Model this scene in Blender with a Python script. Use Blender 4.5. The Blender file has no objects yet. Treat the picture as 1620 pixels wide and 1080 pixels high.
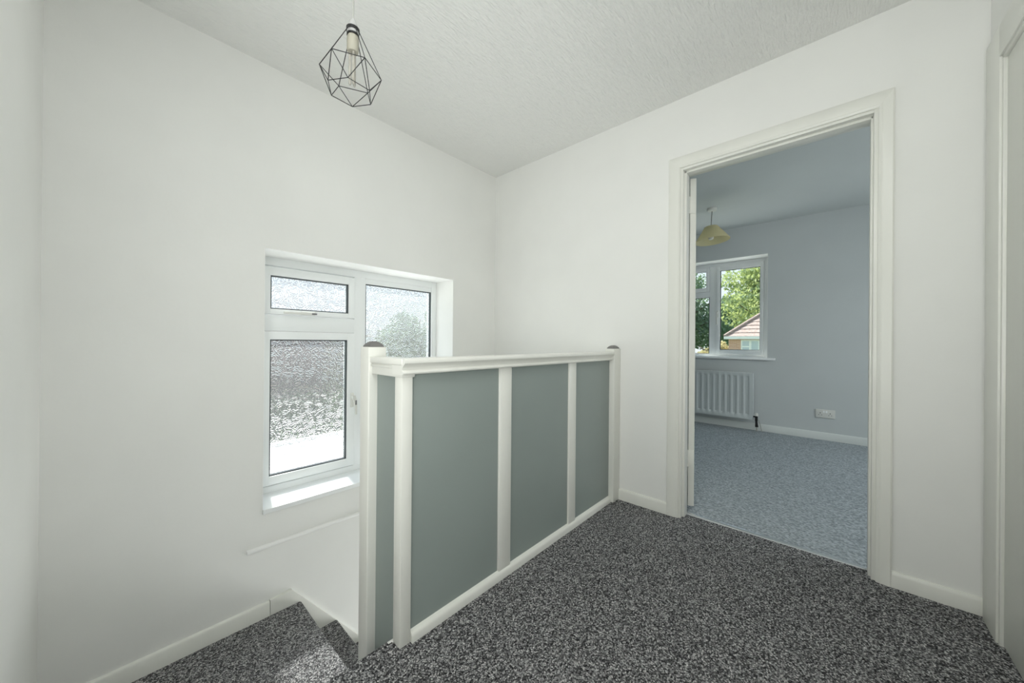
import bpy, bmesh, math, random
from mathutils import Vector, Matrix
random.seed(7)
PI = math.pi
S = bpy.context.scene
COL = S.collection

# ------------------------------------------------------------------ camera
F_PX = 560.45
YAW, PITCH, ROLL = 0.7351, 0.001, 0.0085
cd = bpy.data.cameras.new('camera')
cam = bpy.data.objects.new('camera', cd)
COL.objects.link(cam)
fw = Vector((math.cos(YAW)*math.cos(PITCH), math.sin(YAW)*math.cos(PITCH), math.sin(PITCH)))
r0 = Vector((math.sin(YAW), -math.cos(YAW), 0)); u0 = r0.cross(fw)
rr = math.cos(ROLL)*r0 + math.sin(ROLL)*u0; uu = -math.sin(ROLL)*r0 + math.cos(ROLL)*u0
m = Matrix((rr, uu, -fw)).transposed().to_4x4()
m.translation = Vector((0, 0, 1.0))
cam.matrix_world = m
cd.sensor_width = 36.0
cd.lens = F_PX / 1620 * 36.0
cd.clip_start = 0.02
S.camera = cam

# ------------------------------------------------------------------ light
S.view_settings.view_transform = 'Standard'
S.view_settings.look = 'None'
S.view_settings.gamma = 1.0
S.view_settings.exposure = 0.08
S.view_settings.use_curve_mapping = False
S.cycles.use_denoising = True
S.cycles.caustics_refractive = True
S.cycles.blur_glossy = 1.0
S.cycles.caustics_reflective = False
S.cycles.max_bounces = 10
S.cycles.diffuse_bounces = 6
S.cycles.transparent_max_bounces = 24
S.cycles.sample_clamp_indirect = 4.0

W = bpy.data.worlds.new('sky'); S.world = W; W.use_nodes = True
wn = W.node_tree; wn.nodes.clear()
wo = wn.nodes.new('ShaderNodeOutputWorld'); wb = wn.nodes.new('ShaderNodeBackground')
wt = wn.nodes.new('ShaderNodeTexCoord'); wz = wn.nodes.new('ShaderNodeSeparateXYZ')
wr = wn.nodes.new('ShaderNodeValToRGB')
wn.links.new(wt.outputs['Generated'], wz.inputs[0]); wn.links.new(wz.outputs['Z'], wr.inputs[0])
wr.color_ramp.elements[0].position = 0.0; wr.color_ramp.elements[0].color = (0.93, 0.97, 1.0, 1)
wr.color_ramp.elements[1].position = 0.9; wr.color_ramp.elements[1].color = (0.50, 0.72, 1.0, 1)
wn.links.new(wr.outputs[0], wb.inputs['Color']); wb.inputs['Strength'].default_value = 1.15
wn.links.new(wb.outputs[0], wo.inputs['Surface'])

def sun(direction, strength, angle, col):
    l = bpy.data.lights.new('sun', 'SUN'); l.energy = strength; l.angle = angle; l.color = col
    o = bpy.data.objects.new('sun', l); COL.objects.link(o)
    o.rotation_euler = Vector(direction).to_track_quat('-Z', 'Y').to_euler()
    o.location = (0, 0, 30)
sun((-0.10, -0.58, -0.81), 13.0, math.radians(3.5), (1.0, 0.96, 0.9))

def area(name, loc, direction, sx, sy, watts, col):
    l = bpy.data.lights.new(name, 'AREA'); l.shape = 'RECTANGLE'; l.size = sx; l.size_y = sy
    l.energy = watts; l.color = col
    o = bpy.data.objects.new(name, l); COL.objects.link(o); o.location = loc
    o.rotation_euler = Vector(direction).to_track_quat('-Z', 'Z').to_euler()
# added fill lamps out of view, standing in for daylight in landing and bedroom
area('fill_back', (-1.70, 0.30, 1.15), (1, 0.42, 0.25), 1.1, 1.5, 9, (1.0, 1.0, 0.985))  # added fill from behind the camera, no window stands there
area('fill_side_up', (-0.85, -0.28, 0.95), (0.38, 0.35, 1.0), 1.2, 1.3, 42, (0.97, 1.0, 0.99))  # added fill tilted up to brighten the ceiling
area('fill_overhead', (0.25, 0.30, 2.38), (0.22, 0.22, -1), 0.9, 0.9, 14, (0.97, 1.0, 1.0))  # added down-light above the frame, the ceiling has no hatch
area('fill_stairwell', (2.10, 1.62, -1.30), (-1, 0.08, 0.62), 0.85, 0.8, 22, (0.97, 1.0, 1.0))  # added fill hidden in the stairwell, lifts the lower walls and ceiling
area('fill_rear_low', (-0.10, -0.39, 0.95), (0.02, 1, -0.12), 1.0, 1.2, 3, (0.97, 1.0, 1.0))  # added low fill behind the camera for the lower window wall
area('fill_bedroom', (3.7, -2.05, 1.45), (-0.05, 1, -0.55), 1.7, 1.2, 33, (0.93, 0.985, 1.0))  # added fill in the hidden side of the bedroom, the wall is solid

# ------------------------------------------------------------------ materials
def mat(name):
    m_ = bpy.data.materials.new(name); m_.use_nodes = True
    nt = m_.node_tree; b = nt.nodes['Principled BSDF']
    return m_, nt, b
def N(nt, t, **k):
    n = nt.nodes.new(t)
    for a, v in k.items(): setattr(n, a, v)
    return n
def coords(nt, scale=(1, 1, 1), rot=(0, 0, 0)):
    t = N(nt, 'ShaderNodeTexCoord'); mp = N(nt, 'ShaderNodeMapping')
    mp.inputs['Scale'].default_value = scale; mp.inputs['Rotation'].default_value = rot
    nt.links.new(t.outputs['Object'], mp.inputs[0]); return mp.outputs[0]
def ramp(nt, src, stops):
    r = N(nt, 'ShaderNodeValToRGB'); e = r.color_ramp.elements
    while len(e) < len(stops): e.new(0.5)
    for k, (p, c) in enumerate(stops): e[k].position = p; e[k].color = (*c, 1)
    nt.links.new(src, r.inputs[0]); return r.outputs[0]
def bump(nt, b, h, strength, dist):
    bp = N(nt, 'ShaderNodeBump'); bp.inputs['Strength'].default_value = strength; bp.inputs['Distance'].default_value = dist
    nt.links.new(h, bp.inputs['Height']); nt.links.new(bp.outputs[0], b.inputs['Normal'])

def paint(name, col, rough=0.6, bscale=60, bstr=0.15, bdist=0.001, stretch=(1, 1, 1), var=0.02, spec=0.4):
    m_, nt, b = mat(name)
    co = coords(nt, stretch)
    n = N(nt, 'ShaderNodeTexNoise'); n.inputs['Scale'].default_value = bscale; n.inputs['Detail'].default_value = 4
    nt.links.new(co, n.inputs['Vector'])
    n2 = N(nt, 'ShaderNodeTexNoise'); n2.inputs['Scale'].default_value = 2.5; n2.inputs['Detail'].default_value = 3
    nt.links.new(co, n2.inputs['Vector'])
    lo = tuple(c*(1-var) for c in col); hi = tuple(min(1, c*(1+var)) for c in col)
    nt.links.new(ramp(nt, n2.outputs['Fac'], [(0.3, lo), (0.7, hi)]), b.inputs['Base Color'])
    b.inputs['Roughness'].default_value = rough; b.inputs['Specular IOR Level'].default_value = spec
    bump(nt, b, n.outputs['Fac'], bstr, bdist)
    return m_
M_WALL = paint('white_wall_emulsion', (0.80, 0.80, 0.775), 0.75, 35, 0.25, 0.002, spec=0.25)
M_BEDWALL = paint('pale_grey_wall_emulsion', (0.60, 0.63, 0.63), 0.75, 35, 0.25, 0.002, spec=0.25)
M_TRIM = paint('cream_white_gloss', (0.765, 0.765, 0.715), 0.32, 25, 0.25, 0.0012, (3, 3, 0.5), 0.02, 0.45)
M_BTRIM = paint('bedroom_white_gloss', (0.70, 0.73, 0.71), 0.35, 25, 0.2, 0.001, spec=0.45)
M_UPVC = paint('white_upvc', (0.86, 0.88, 0.88), 0.28, 30, 0.03, 0.0005, var=0.005, spec=0.5)
M_REVEAL = paint('white_reveal_paint', (0.86, 0.86, 0.84), 0.6, 40, 0.1, 0.001)
M_PANEL = paint('grey_eggshell_panel', (0.275, 0.315, 0.297), 0.38, 14, 0.25, 0.0015, (1, 1, 1), 0.03, 0.4)
M_CAPGREY = paint('weathered_grey_cap', (0.17, 0.165, 0.16), 0.5, 80, 0.4, 0.001, var=0.2)
M_BLACK = paint('black_powder_coat', (0.012, 0.012, 0.013), 0.4, 80, 0.05, 0.0005, var=0.1)
M_GASKET = paint('dark_rubber_gasket', (0.05, 0.06, 0.065), 0.5, 60, 0.05, 0.0005)
M_PLASTIC = paint('white_plastic', (0.72, 0.72, 0.68), 0.35, 60, 0.02, 0.0003)
M_BULBBASE = paint('aged_bulb_base', (0.40, 0.38, 0.31), 0.5, 60, 0.02, 0.0003)
M_HOLDER = paint('grey_white_holder', (0.46, 0.46, 0.45), 0.5, 60, 0.02, 0.0003)
M_CREAMPL = paint('cream_plastic', (0.62, 0.58, 0.47), 0.4, 60, 0.02, 0.0003)
M_RAD = paint('radiator_enamel', (0.62, 0.66, 0.66), 0.3, 40, 0.03, 0.0004)
M_CORD = paint('flex_grey', (0.45, 0.45, 0.42), 0.5)
M_DARKCORD = paint('flex_brown', (0.16, 0.15, 0.13), 0.5)
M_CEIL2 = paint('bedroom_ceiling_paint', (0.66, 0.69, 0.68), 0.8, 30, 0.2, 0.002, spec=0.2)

def ceiling_mat():
    m_, nt, b = mat('combed_artex_ceiling')
    co = coords(nt, (24, 150, 1))
    n = N(nt, 'ShaderNodeTexNoise'); n.inputs['Scale'].default_value = 1.0; n.inputs['Detail'].default_value = 3; n.inputs['Distortion'].default_value = 0.6
    nt.links.new(co, n.inputs['Vector'])
    b.inputs['Base Color'].default_value = (0.80, 0.80, 0.775, 1); b.inputs['Roughness'].default_value = 0.8
    b.inputs['Specular IOR Level'].default_value = 0.2
    bump(nt, b, n.outputs['Fac'], 1.0, 0.006); return m_
M_CEIL = ceiling_mat()

def carpet(name, scale, stops, rough=0.95, bs=0.9, bd=0.006, rib=None):
    m_, nt, b = mat(name)
    co = coords(nt)
    v = N(nt, 'ShaderNodeTexVoronoi'); v.inputs['Scale'].default_value = scale; v.inputs['Randomness'].default_value = 1.0
    n = N(nt, 'ShaderNodeTexNoise'); n.inputs['Scale'].default_value = scale*1.1; n.inputs['Detail'].default_value = 4; n.inputs['Roughness'].default_value = 0.7
    nt.links.new(co, n.inputs['Vector'])
    if rib:
        mp = N(nt, 'ShaderNodeMapping'); mp.inputs['Scale'].default_value = (1.0, 0.6, 1); mp.inputs['Rotation'].default_value = (0, 0, rib)
        nt.links.new(co, mp.inputs[0]); nt.links.new(mp.outputs[0], v.inputs['Vector']); v.inputs['Randomness'].default_value = 0.35
    else:
        nt.links.new(co, v.inputs['Vector'])
    s = N(nt, 'ShaderNodeSeparateColor'); nt.links.new(v.outputs['Color'], s.inputs[0])
    mx = N(nt, 'ShaderNodeMath', operation='MULTIPLY_ADD'); nt.links.new(s.outputs[0], mx.inputs[0]); mx.inputs[1].default_value = 0.5
    m2 = N(nt, 'ShaderNodeMath', operation='MULTIPLY_ADD'); nt.links.new(n.outputs['Fac'], m2.inputs[0]); m2.inputs[1].default_value = 0.45 if rib else 1.5; m2.inputs[2].default_value = 0.05 if rib else -0.5
    nt.links.new(m2.outputs[0], mx.inputs[2])
    d = N(nt, 'ShaderNodeMath', operation='MULTIPLY_ADD'); nt.links.new(v.outputs['Distance'], d.inputs[0]); d.inputs[1].default_value = -0.25
    nt.links.new(mx.outputs[0], d.inputs[2])
    nt.links.new(ramp(nt, d.outputs[0], stops), b.inputs['Base Color'])
    b.inputs['Roughness'].default_value = rough; b.inputs['Specular IOR Level'].default_value = 0.1
    h = N(nt, 'ShaderNodeMath', operation='SUBTRACT'); h.inputs[0].default_value = 1.0; nt.links.new(v.outputs['Distance'], h.inputs[1])
    bump(nt, b, h.outputs[0], bs, bd); return m_
M_CARPET = carpet('charcoal_fleck_carpet', 200, [(0.12, (0.02, 0.02, 0.022)), (0.33, (0.125, 0.125, 0.128)), (0.53, (0.33, 0.328, 0.33)), (0.8, (0.85, 0.84, 0.83))])
M_CARPET2 = carpet('blue_grey_loop_carpet', 170, [(0.15, (0.24, 0.265, 0.28)), (0.5, (0.44, 0.485, 0.515)), (0.85, (0.70, 0.74, 0.77))], rib=0.78)

def glass_clear():
    m_, nt, b = mat('clear_glass'); nt.nodes.remove(b)
    t = N(nt, 'ShaderNodeBsdfTransparent'); g = N(nt, 'ShaderNodeBsdfGlossy'); g.inputs['Roughness'].default_value = 0.02
    t.inputs[0].default_value = (0.95, 0.98, 0.97, 1)
    x = N(nt, 'ShaderNodeMixShader'); x.inputs[0].default_value = 0.05
    nt.links.new(t.outputs[0], x.inputs[1]); nt.links.new(g.outputs[0], x.inputs[2])
    nt.links.new(x.outputs[0], nt.nodes['Material Output'].inputs[0]); return m_
M_GLASS = glass_clear()
def glass_obscure():
    m_, nt, b = mat('obscure_swirl_glass'); nt.nodes.remove(b)
    co = coords(nt)
    v = N(nt, 'ShaderNodeTexVoronoi'); v.inputs['Scale'].default_value = 17
    nz = N(nt, 'ShaderNodeTexNoise'); nz.inputs['Scale'].default_value = 30; nz.inputs['Detail'].default_value = 3
    nt.links.new(co, v.inputs['Vector']); nt.links.new(co, nz.inputs['Vector'])
    # curling ridges round each cell centre
    a = N(nt, 'ShaderNodeMath', operation='MULTIPLY_ADD'); nt.links.new(nz.outputs['Fac'], a.inputs[0]); a.inputs[1].default_value = 1.6
    k = N(nt, 'ShaderNodeMath', operation='MULTIPLY'); nt.links.new(v.outputs['Distance'], k.inputs[0]); k.inputs[1].default_value = 2.0
    nt.links.new(k.outputs[0], a.inputs[2])
    s1 = N(nt, 'ShaderNodeMath', operation='MULTIPLY'); nt.links.new(a.outputs[0], s1.inputs[0]); s1.inputs[1].default_value = 17
    s2 = N(nt, 'ShaderNodeMath', operation='SINE'); nt.links.new(s1.outputs[0], s2.inputs[0])
    s3 = N(nt, 'ShaderNodeMath', operation='MULTIPLY_ADD'); nt.links.new(s2.outputs[0], s3.inputs[0]); s3.inputs[1].default_value = 0.5; s3.inputs[2].default_value = 0.5
    bp = N(nt, 'ShaderNodeBump'); bp.inputs['Strength'].default_value = 1.0; bp.inputs['Distance'].default_value = 0.008
    nt.links.new(s3.outputs[0], bp.inputs['Height'])
    rf = N(nt, 'ShaderNodeBsdfRefraction'); rf.inputs['IOR'].default_value = 1.2; rf.inputs['Roughness'].default_value = 0.06
    nt.links.new(bp.outputs[0], rf.inputs['Normal'])
    t = N(nt, 'ShaderNodeBsdfTransparent')
    nt.links.new(ramp(nt, s3.outputs[0], [(0.0, (0.55, 0.58, 0.62)), (0.35, (0.95, 0.97, 1.0))]), t.inputs[0])
    nt.links.new(ramp(nt, s3.outputs[0], [(0.0, (0.70, 0.73, 0.77)), (0.35, (1, 1, 1))]), rf.inputs[0])
    tl = N(nt, 'ShaderNodeBsdfTranslucent'); tl.inputs[0].default_value = (0.9, 0.93, 0.95, 1)
    x = N(nt, 'ShaderNodeMixShader'); x.inputs[0].default_value = 0.62
    nt.links.new(t.outputs[0], x.inputs[1]); nt.links.new(rf.outputs[0], x.inputs[2])
    y = N(nt, 'ShaderNodeMixShader'); y.inputs[0].default_value = 0.07
    nt.links.new(x.outputs[0], y.inputs[1]); nt.links.new(tl.outputs[0], y.inputs[2])
    g = N(nt, 'ShaderNodeBsdfGlossy'); g.inputs['Roughness'].default_value = 0.1; nt.links.new(bp.outputs[0], g.inputs['Normal'])
    z = N(nt, 'ShaderNodeMixShader'); z.inputs[0].default_value = 0.04
    nt.links.new(y.outputs[0], z.inputs[1]); nt.links.new(g.outputs[0], z.inputs[2])
    nt.links.new(z.outputs[0], nt.nodes['Material Output'].inputs[0]); return m_
M_OBSC = glass_obscure()
def metal(name, col, rough):
    m_, nt, b = mat(name)
    n = N(nt, 'ShaderNodeTexNoise'); n.inputs['Scale'].default_value = 90; nt.links.new(coords(nt, (1, 8, 1)), n.inputs['Vector'])
    nt.links.new(ramp(nt, n.outputs['Fac'], [(0.3, tuple(c*.92 for c in col)), (0.7, col)]), b.inputs['Base Color'])
    b.inputs['Metallic'].default_value = 1.0; b.inputs['Roughness'].default_value = rough; return m_
M_STRIP = metal('polished_aluminium', (0.86, 0.87, 0.9), 0.16)
M_STEEL = metal('dark_steel', (0.25, 0.25, 0.26), 0.35)
def shade_mat():
    m_, nt, b = mat('cream_fabric_shade')
    n = N(nt, 'ShaderNodeTexNoise'); n.inputs['Scale'].default_value = 400; nt.links.new(coords(nt), n.inputs['Vector'])
    nt.links.new(ramp(nt, n.outputs['Fac'], [(0.3, (0.80, 0.76, 0.56)), (0.7, (0.86, 0.82, 0.64))]), b.inputs['Base Color'])
    b.inputs['Roughness'].default_value = 0.9
    tl = N(nt, 'ShaderNodeBsdfTranslucent'); tl.inputs[0].default_value = (0.85, 0.80, 0.60, 1)
    x = N(nt, 'ShaderNodeMixShader'); x.inputs[0].default_value = 0.65
    nt.links.new(b.outputs[0], x.inputs[1]); nt.links.new(tl.outputs[0], x.inputs[2])
    nt.links.new(x.outputs[0], nt.nodes['Material Output'].inputs[0]); return m_
M_SHADE = shade_mat()
def frosted():
    m_, nt, b = mat('lamp_tube_glass')
    b.inputs['Base Color'].default_value = (0.48, 0.46, 0.40, 1); b.inputs['Roughness'].default_value = 0.3
    t = N(nt, 'ShaderNodeBsdfTransparent'); x = N(nt, 'ShaderNodeMixShader')
    n = N(nt, 'ShaderNodeTexNoise'); n.inputs['Scale'].default_value = 30; nt.links.new(coords(nt), n.inputs['Vector'])
    nt.links.new(ramp(nt, n.outputs['Fac'], [(0.3, (0.5, 0.5, 0.5)), (0.7, (0.6, 0.6, 0.6))]), x.inputs[0])
    nt.links.new(t.outputs[0], x.inputs[1]); nt.links.new(b.outputs[0], x.inputs[2])
    nt.links.new(x.outputs[0], nt.nodes['Material Output'].inputs[0]); return m_
M_TUBE = frosted()
def brick_mat(name, c1, c2, mortar, rot=(PI/2, 0, 0), w=0.225, h=0.075):
    m_, nt, b = mat(name)
    t = N(nt, 'ShaderNodeTexCoord'); sp = N(nt, 'ShaderNodeSeparateXYZ'); cb = N(nt, 'ShaderNodeCombineXYZ')
    nt.links.new(t.outputs['Object'], sp.inputs[0])
    ad = N(nt, 'ShaderNodeMath', operation='ADD'); nt.links.new(sp.outputs['X'], ad.inputs[0]); nt.links.new(sp.outputs['Y'], ad.inputs[1])
    nt.links.new(ad.outputs[0], cb.inputs[0]); nt.links.new(sp.outputs['Z'], cb.inputs[1])
    br = N(nt, 'ShaderNodeTexBrick'); br.inputs['Scale'].default_value = 1.0
    br.inputs['Brick Width'].default_value = w; br.inputs['Row Height'].default_value = h; br.inputs['Mortar Size'].default_value = 0.008
    br.inputs['Color1'].default_value = (*c1, 1); br.inputs['Color2'].default_value = (*c2, 1); br.inputs['Mortar'].default_value = (*mortar, 1)
    nt.links.new(cb.outputs[0], br.inputs['Vector']); nt.links.new(br.outputs['Color'], b.inputs['Base Color'])
    b.inputs['Roughness'].default_value = 0.9; return m_
M_BRICK = brick_mat('orange_brick', (0.62, 0.34, 0.24), (0.72, 0.43, 0.32), (0.65, 0.55, 0.48))
M_BRICK2 = brick_mat('mauve_brick', (0.15, 0.115, 0.12), (0.20, 0.15, 0.155), (0.23, 0.21, 0.21))
def noisy(name, stops, scale, rough=0.9, bs=0.3):
    m_, nt, b = mat(name)
    n = N(nt, 'ShaderNodeTexNoise'); n.inputs['Scale'].default_value = scale; n.inputs['Detail'].default_value = 5
    nt.links.new(coords(nt), n.inputs['Vector']); nt.links.new(ramp(nt, n.outputs['Fac'], stops), b.inputs['Base Color'])
    b.inputs['Roughness'].default_value = rough; bump(nt, b, n.outputs['Fac'], bs, 0.02); return m_
M_TILE = noisy('pink_brown_roof_tiles', [(0.3, (0.27, 0.20, 0.18)), (0.7, (0.42, 0.33, 0.30))], 9)
M_GROUND = noisy('pale_concrete_yard', [(0.3, (0.62, 0.61, 0.58)), (0.7, (0.74, 0.73, 0.70))], 1.5)
M_FELT = noisy('pale_roof_felt', [(0.3, (0.60, 0.60, 0.59)), (0.7, (0.70, 0.70, 0.69))], 5)
M_LAWN = noisy('lawn_grass', [(0.3, (0.05, 0.10, 0.025)), (0.7, (0.12, 0.20, 0.05))], 4)
M_BARK = noisy('tree_bark', [(0.3, (0.05, 0.04, 0.03)), (0.7, (0.12, 0.095, 0.07))], 12)
def leaf_mat(name, stops, tl):
    m_, nt, b = mat(name)
    n = N(nt, 'ShaderNodeTexNoise'); n.inputs['Scale'].default_value = 0.9; n.inputs['Detail'].default_value = 6; n.inputs['Roughness'].default_value = 0.75
    nt.links.new(coords(nt), n.inputs['Vector']); nt.links.new(ramp(nt, n.outputs['Fac'], stops), b.inputs['Base Color'])
    b.inputs['Roughness'].default_value = 0.6
    t = N(nt, 'ShaderNodeBsdfTranslucent'); t.inputs[0].default_value = (*tl, 1)
    x = N(nt, 'ShaderNodeMixShader'); x.inputs[0].default_value = 0.35
    nt.links.new(b.outputs[0], x.inputs[1]); nt.links.new(t.outputs[0], x.inputs[2])
    nt.links.new(x.outputs[0], nt.nodes['Material Output'].inputs[0]); return m_
M_LEAF = leaf_mat('oak_leaves', [(0.35, (0.12, 0.20, 0.13)), (0.53, (0.30, 0.38, 0.18)), (0.68, (0.62, 0.64, 0.28))], (0.50, 0.58, 0.22))
M_LEAF2 = leaf_mat('dark_leaves', [(0.35, (0.07, 0.13, 0.10)), (0.65, (0.20, 0.29, 0.18))], (0.22, 0.33, 0.16))
M_LEAF3 = leaf_mat('cream_leaves', [(0.35, (0.30, 0.30, 0.13)), (0.65, (0.68, 0.63, 0.42))], (0.6, 0.55, 0.3))
M_HEDGE = leaf_mat('hedge_leaves', [(0.35, (0.02, 0.035, 0.03)), (0.65, (0.06, 0.09, 0.06))], (0.06, 0.1, 0.05))

# ------------------------------------------------------------------ mesh helpers
class MB:
    def __init__(s): s.bm = bmesh.new()
    def box(s, x0, x1, y0, y1, z0, z1, bev=0, seg=2):
        b = bmesh.new()
        r = bmesh.ops.create_cube(b, size=1)
        for v in b.verts:
            v.co = Vector(((x0+x1)/2+v.co.x*(x1-x0), (y0+y1)/2+v.co.y*(y1-y0), (z0+z1)/2+v.co.z*(z1-z0)))
        if bev: bmesh.ops.bevel(b, geom=b.edges[:], offset=bev, segments=seg, affect='EDGES', profile=0.5)
        return s._add(b)
    def _add(s, b, M=None):
        if M is not None: bmesh.ops.transform(b, matrix=M, verts=b.verts)
        me = bpy.data.meshes.new('t'); b.to_mesh(me); b.free(); s.bm.from_mesh(me); bpy.data.meshes.remove(me); return s
    def prism(s, prof, axis, a0, a1):
        """profile points (p,q) in the plane across axis; x: (y,z), y: (x,z), z: (x,y)"""
        b = bmesh.new()
        def P3(p, q, a): return {'x': (a, p, q), 'y': (p, a, q), 'z': (p, q, a)}[axis]
        A = [b.verts.new(P3(p, q, a0)) for p, q in prof]; B = [b.verts.new(P3(p, q, a1)) for p, q in prof]
        b.faces.new(A); b.faces.new(B[::-1]); n = len(prof)
        for i in range(n): b.faces.new((A[i], B[i], B[(i+1) % n], A[(i+1) % n]))
        bmesh.ops.recalc_face_normals(b, faces=b.faces); return s._add(b)
    def poly(s, pts, faces):
        b = bmesh.new(); V = [b.verts.new(p) for p in pts]
        for f in faces: b.faces.new([V[i] for i in f])
        bmesh.ops.recalc_face_normals(b, faces=b.faces); return s._add(b)
    def lathe(s, prof, loc, seg=32, M=None, closed=False):
        b = bmesh.new(); rings = []
        for r, z in prof:
            rings.append([b.verts.new((r*math.cos(2*PI*k/seg), r*math.sin(2*PI*k/seg), z)) for k in range(seg)] if r > 1e-6 else [b.verts.new((0, 0, z))])
        for A, B in zip(rings, rings[1:] + ([rings[0]] if closed else [])):
            for k in range(seg):
                k2 = (k+1) % seg
                if len(A) == 1 and len(B) == 1: continue
                if len(A) == 1: b.faces.new((A[0], B[k], B[k2]))
                elif len(B) == 1: b.faces.new((A[k], B[0], A[k2]))
                else: b.faces.new((A[k], B[k], B[k2], A[k2]))
        bmesh.ops.recalc_face_normals(b, faces=b.faces)
        T = Matrix.Translation(loc)
        return s._add(b, T @ M if M is not None else T)
    def tube(s, pts, r, seg=8, r2=None):
        b = bmesh.new(); pts = [Vector(p) for p in pts]; rings = []
        for i, p in enumerate(pts):
            d = (pts[min(i+1, len(pts)-1)] - pts[max(i-1, 0)]).normalized()
            e1 = d.orthogonal().normalized() if i == 0 else (e1 - d*e1.dot(d)).normalized()
            e2 = d.cross(e1); R = r if r2 is None else r+(r2-r)*i/(len(pts)-1)
            rings.append([b.verts.new(p+R*(math.cos(2*PI*k/seg)*e1+math.sin(2*PI*k/seg)*e2)) for k in range(seg)])
        for A, B in zip(rings, rings[1:]):
            for k in range(seg): b.faces.new((A[k], A[(k+1) % seg], B[(k+1) % seg], B[k]))
        b.faces.new(rings[0][::-1]); b.faces.new(rings[-1])
        bmesh.ops.recalc_face_normals(b, faces=b.faces); return s._add(b)
    def build(s, name, material, parent=None, smooth=True, origin=None):
        me = bpy.data.meshes.new(name)
        if origin is not None: bmesh.ops.translate(s.bm, verts=s.bm.verts, vec=-Vector(origin))
        s.bm.to_mesh(me); s.bm.free()
        me.materials.append(material)
        if smooth:
            for p in me.polygons: p.use_smooth = True
            me.set_sharp_from_angle(angle=math.radians(32))
        o = bpy.data.objects.new(name, me); COL.objects.link(o)
        if origin is not None: o.location = origin
        if parent is not None:
            o.parent = parent; root = parent
            off = Vector((0, 0, 0))
            while root is not None: off += Vector(root.location); root = root.parent
            o.location = Vector(o.location) - off
        return o
def thing(name, loc, label, cat, group=None):
    o = bpy.data.objects.new(name, None); COL.objects.link(o); o.location = loc; o.empty_display_size = 0.1
    o['label'] = label; o['category'] = cat
    if group: o['group'] = group
    return o
def tag(o, label=None, cat=None, group=None, kind=None):
    for k, v in (('label', label), ('category', cat), ('group', group), ('kind', kind)):
        if v: o[k] = v
    return o
def struct(o, label, cat): return tag(o, label, cat, kind='structure')

# ------------------------------------------------------------------ sizes
YA, XB, YC, XD = 2.154, 2.158, -0.430, -0.196      # window wall, door wall, right wall, left wall
HC, LOW = 2.408, -2.65
XB2, XF = 2.270, 4.960                              # bedroom side of door wall, bedroom far wall
YL = 2.145                                          # bedroom left limit is the same outer wall line
WX0, WX1, WZ0, WZ1 = 0.492, 1.7075, 0.108, 1.471    # window 1 opening
YF = 2.3665                                         # face of window 1 frame
DY0, DY1, DZ = -0.127, 0.638, 1.992                 # bedroom door opening
BY0, BY1, BZ0, BZ1 = 0.551, 1.78, 0.838, 2.036       # bedroom window opening

# ------------------------------------------------------------------ setting
w = MB()
for a in ((-2.0, WX0, LOW, 2.6), (WX1, 5.3, LOW, 2.6), (WX0, WX1, LOW, WZ0), (WX0, WX1, WZ1, 2.6)):
    w.box(a[0], a[1], YA, YA+0.30, a[2], a[3])
struct(w.build('wall_left', M_WALL, smooth=False), 'tall white wall with the obscured stair window', 'wall')
w = MB()
w.box(XB, XB2, DY1+0.018, YA, LOW, HC); w.box(XB, XB2, YC-0.10, DY0-0.018, LOW, HC); w.box(XB, XB2, DY0-0.018, DY1+0.018, DZ+0.018, HC); w.box(XB, XB2, DY0-0.018, DY1+0.018, LOW, -0.02)
struct(w.build('wall_far', M_WALL, smooth=False), 'white wall holding the open bedroom doorway', 'wall')
w = MB()
w.box(1.986, XB, YC-0.10, YC, -0.2, HC); w.box(-2.0, 1.198, YC-0.10, YC, -0.2, HC); w.box(1.198, 1.986, YC-0.10, YC, 1.978, HC); w.box(1.198, 1.986, YC-0.10, YC, -0.2, -0.02) 
struct(w.build('wall_right', M_WALL, smooth=False), 'white wall with a closed door at the right edge', 'wall')
w = MB(); w.box(XD-0.08, XD, 0.95, YA, LOW, HC)
struct(w.build('wall_near', M_WALL, smooth=False), 'white wall end at the left edge beside the stairs', 'wall')
w = MB(); w.box(-2.0, -1.9, YC-0.1, YA, -0.2, HC)
struct(w.build('wall_back', M_WALL, smooth=False), 'white wall behind the landing', 'wall')
w = MB(); w.box(-2.0, XB, YC-0.1, YA, HC, HC+0.15)
struct(w.build('ceiling', M_CEIL, smooth=False), 'white ceiling with fine combed texture over the landing', 'ceiling')
# landing floor slab (the carpet wraps its nosing)
YN = 1.100
w = MB()
w.box(-1.9, 0.612, YC, YN-0.02, -0.19, 0.0)
w.box(0.612, XB, YC, 1.062, -0.19, 0.0)
w.box(XB, XB+0.074, DY0-0.019, DY1+0.019, -0.015, 0.0); w.box(1.198, 1.986, YC-0.10, YC, -0.015, 0.0)
w.tube([(-1.9, YN-0.014, -0.014), (0.612, YN-0.014, -0.014)], 0.014, 12)
w.box(-1.9, 0.612, YN-0.022, YN, -0.035, -0.014)
struct(w.build('floor', M_CARPET), 'charcoal and grey flecked carpet on the landing', 'floor')
w = MB(); w.box(0.60, XB, 1.075, 1.09, LOW, -0.0)
struct(w.build('wall_stairwell', M_WALL, smooth=False), 'white stairwell apron below the landing edge', 'wall')
w = MB(); w.box(-2.0, XB2, YC-0.1, YA, LOW-0.1, LOW)
struct(w.build('floor_lower', M_CARPET, smooth=False), 'carpet at the foot of the stairs', 'floor')

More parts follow.
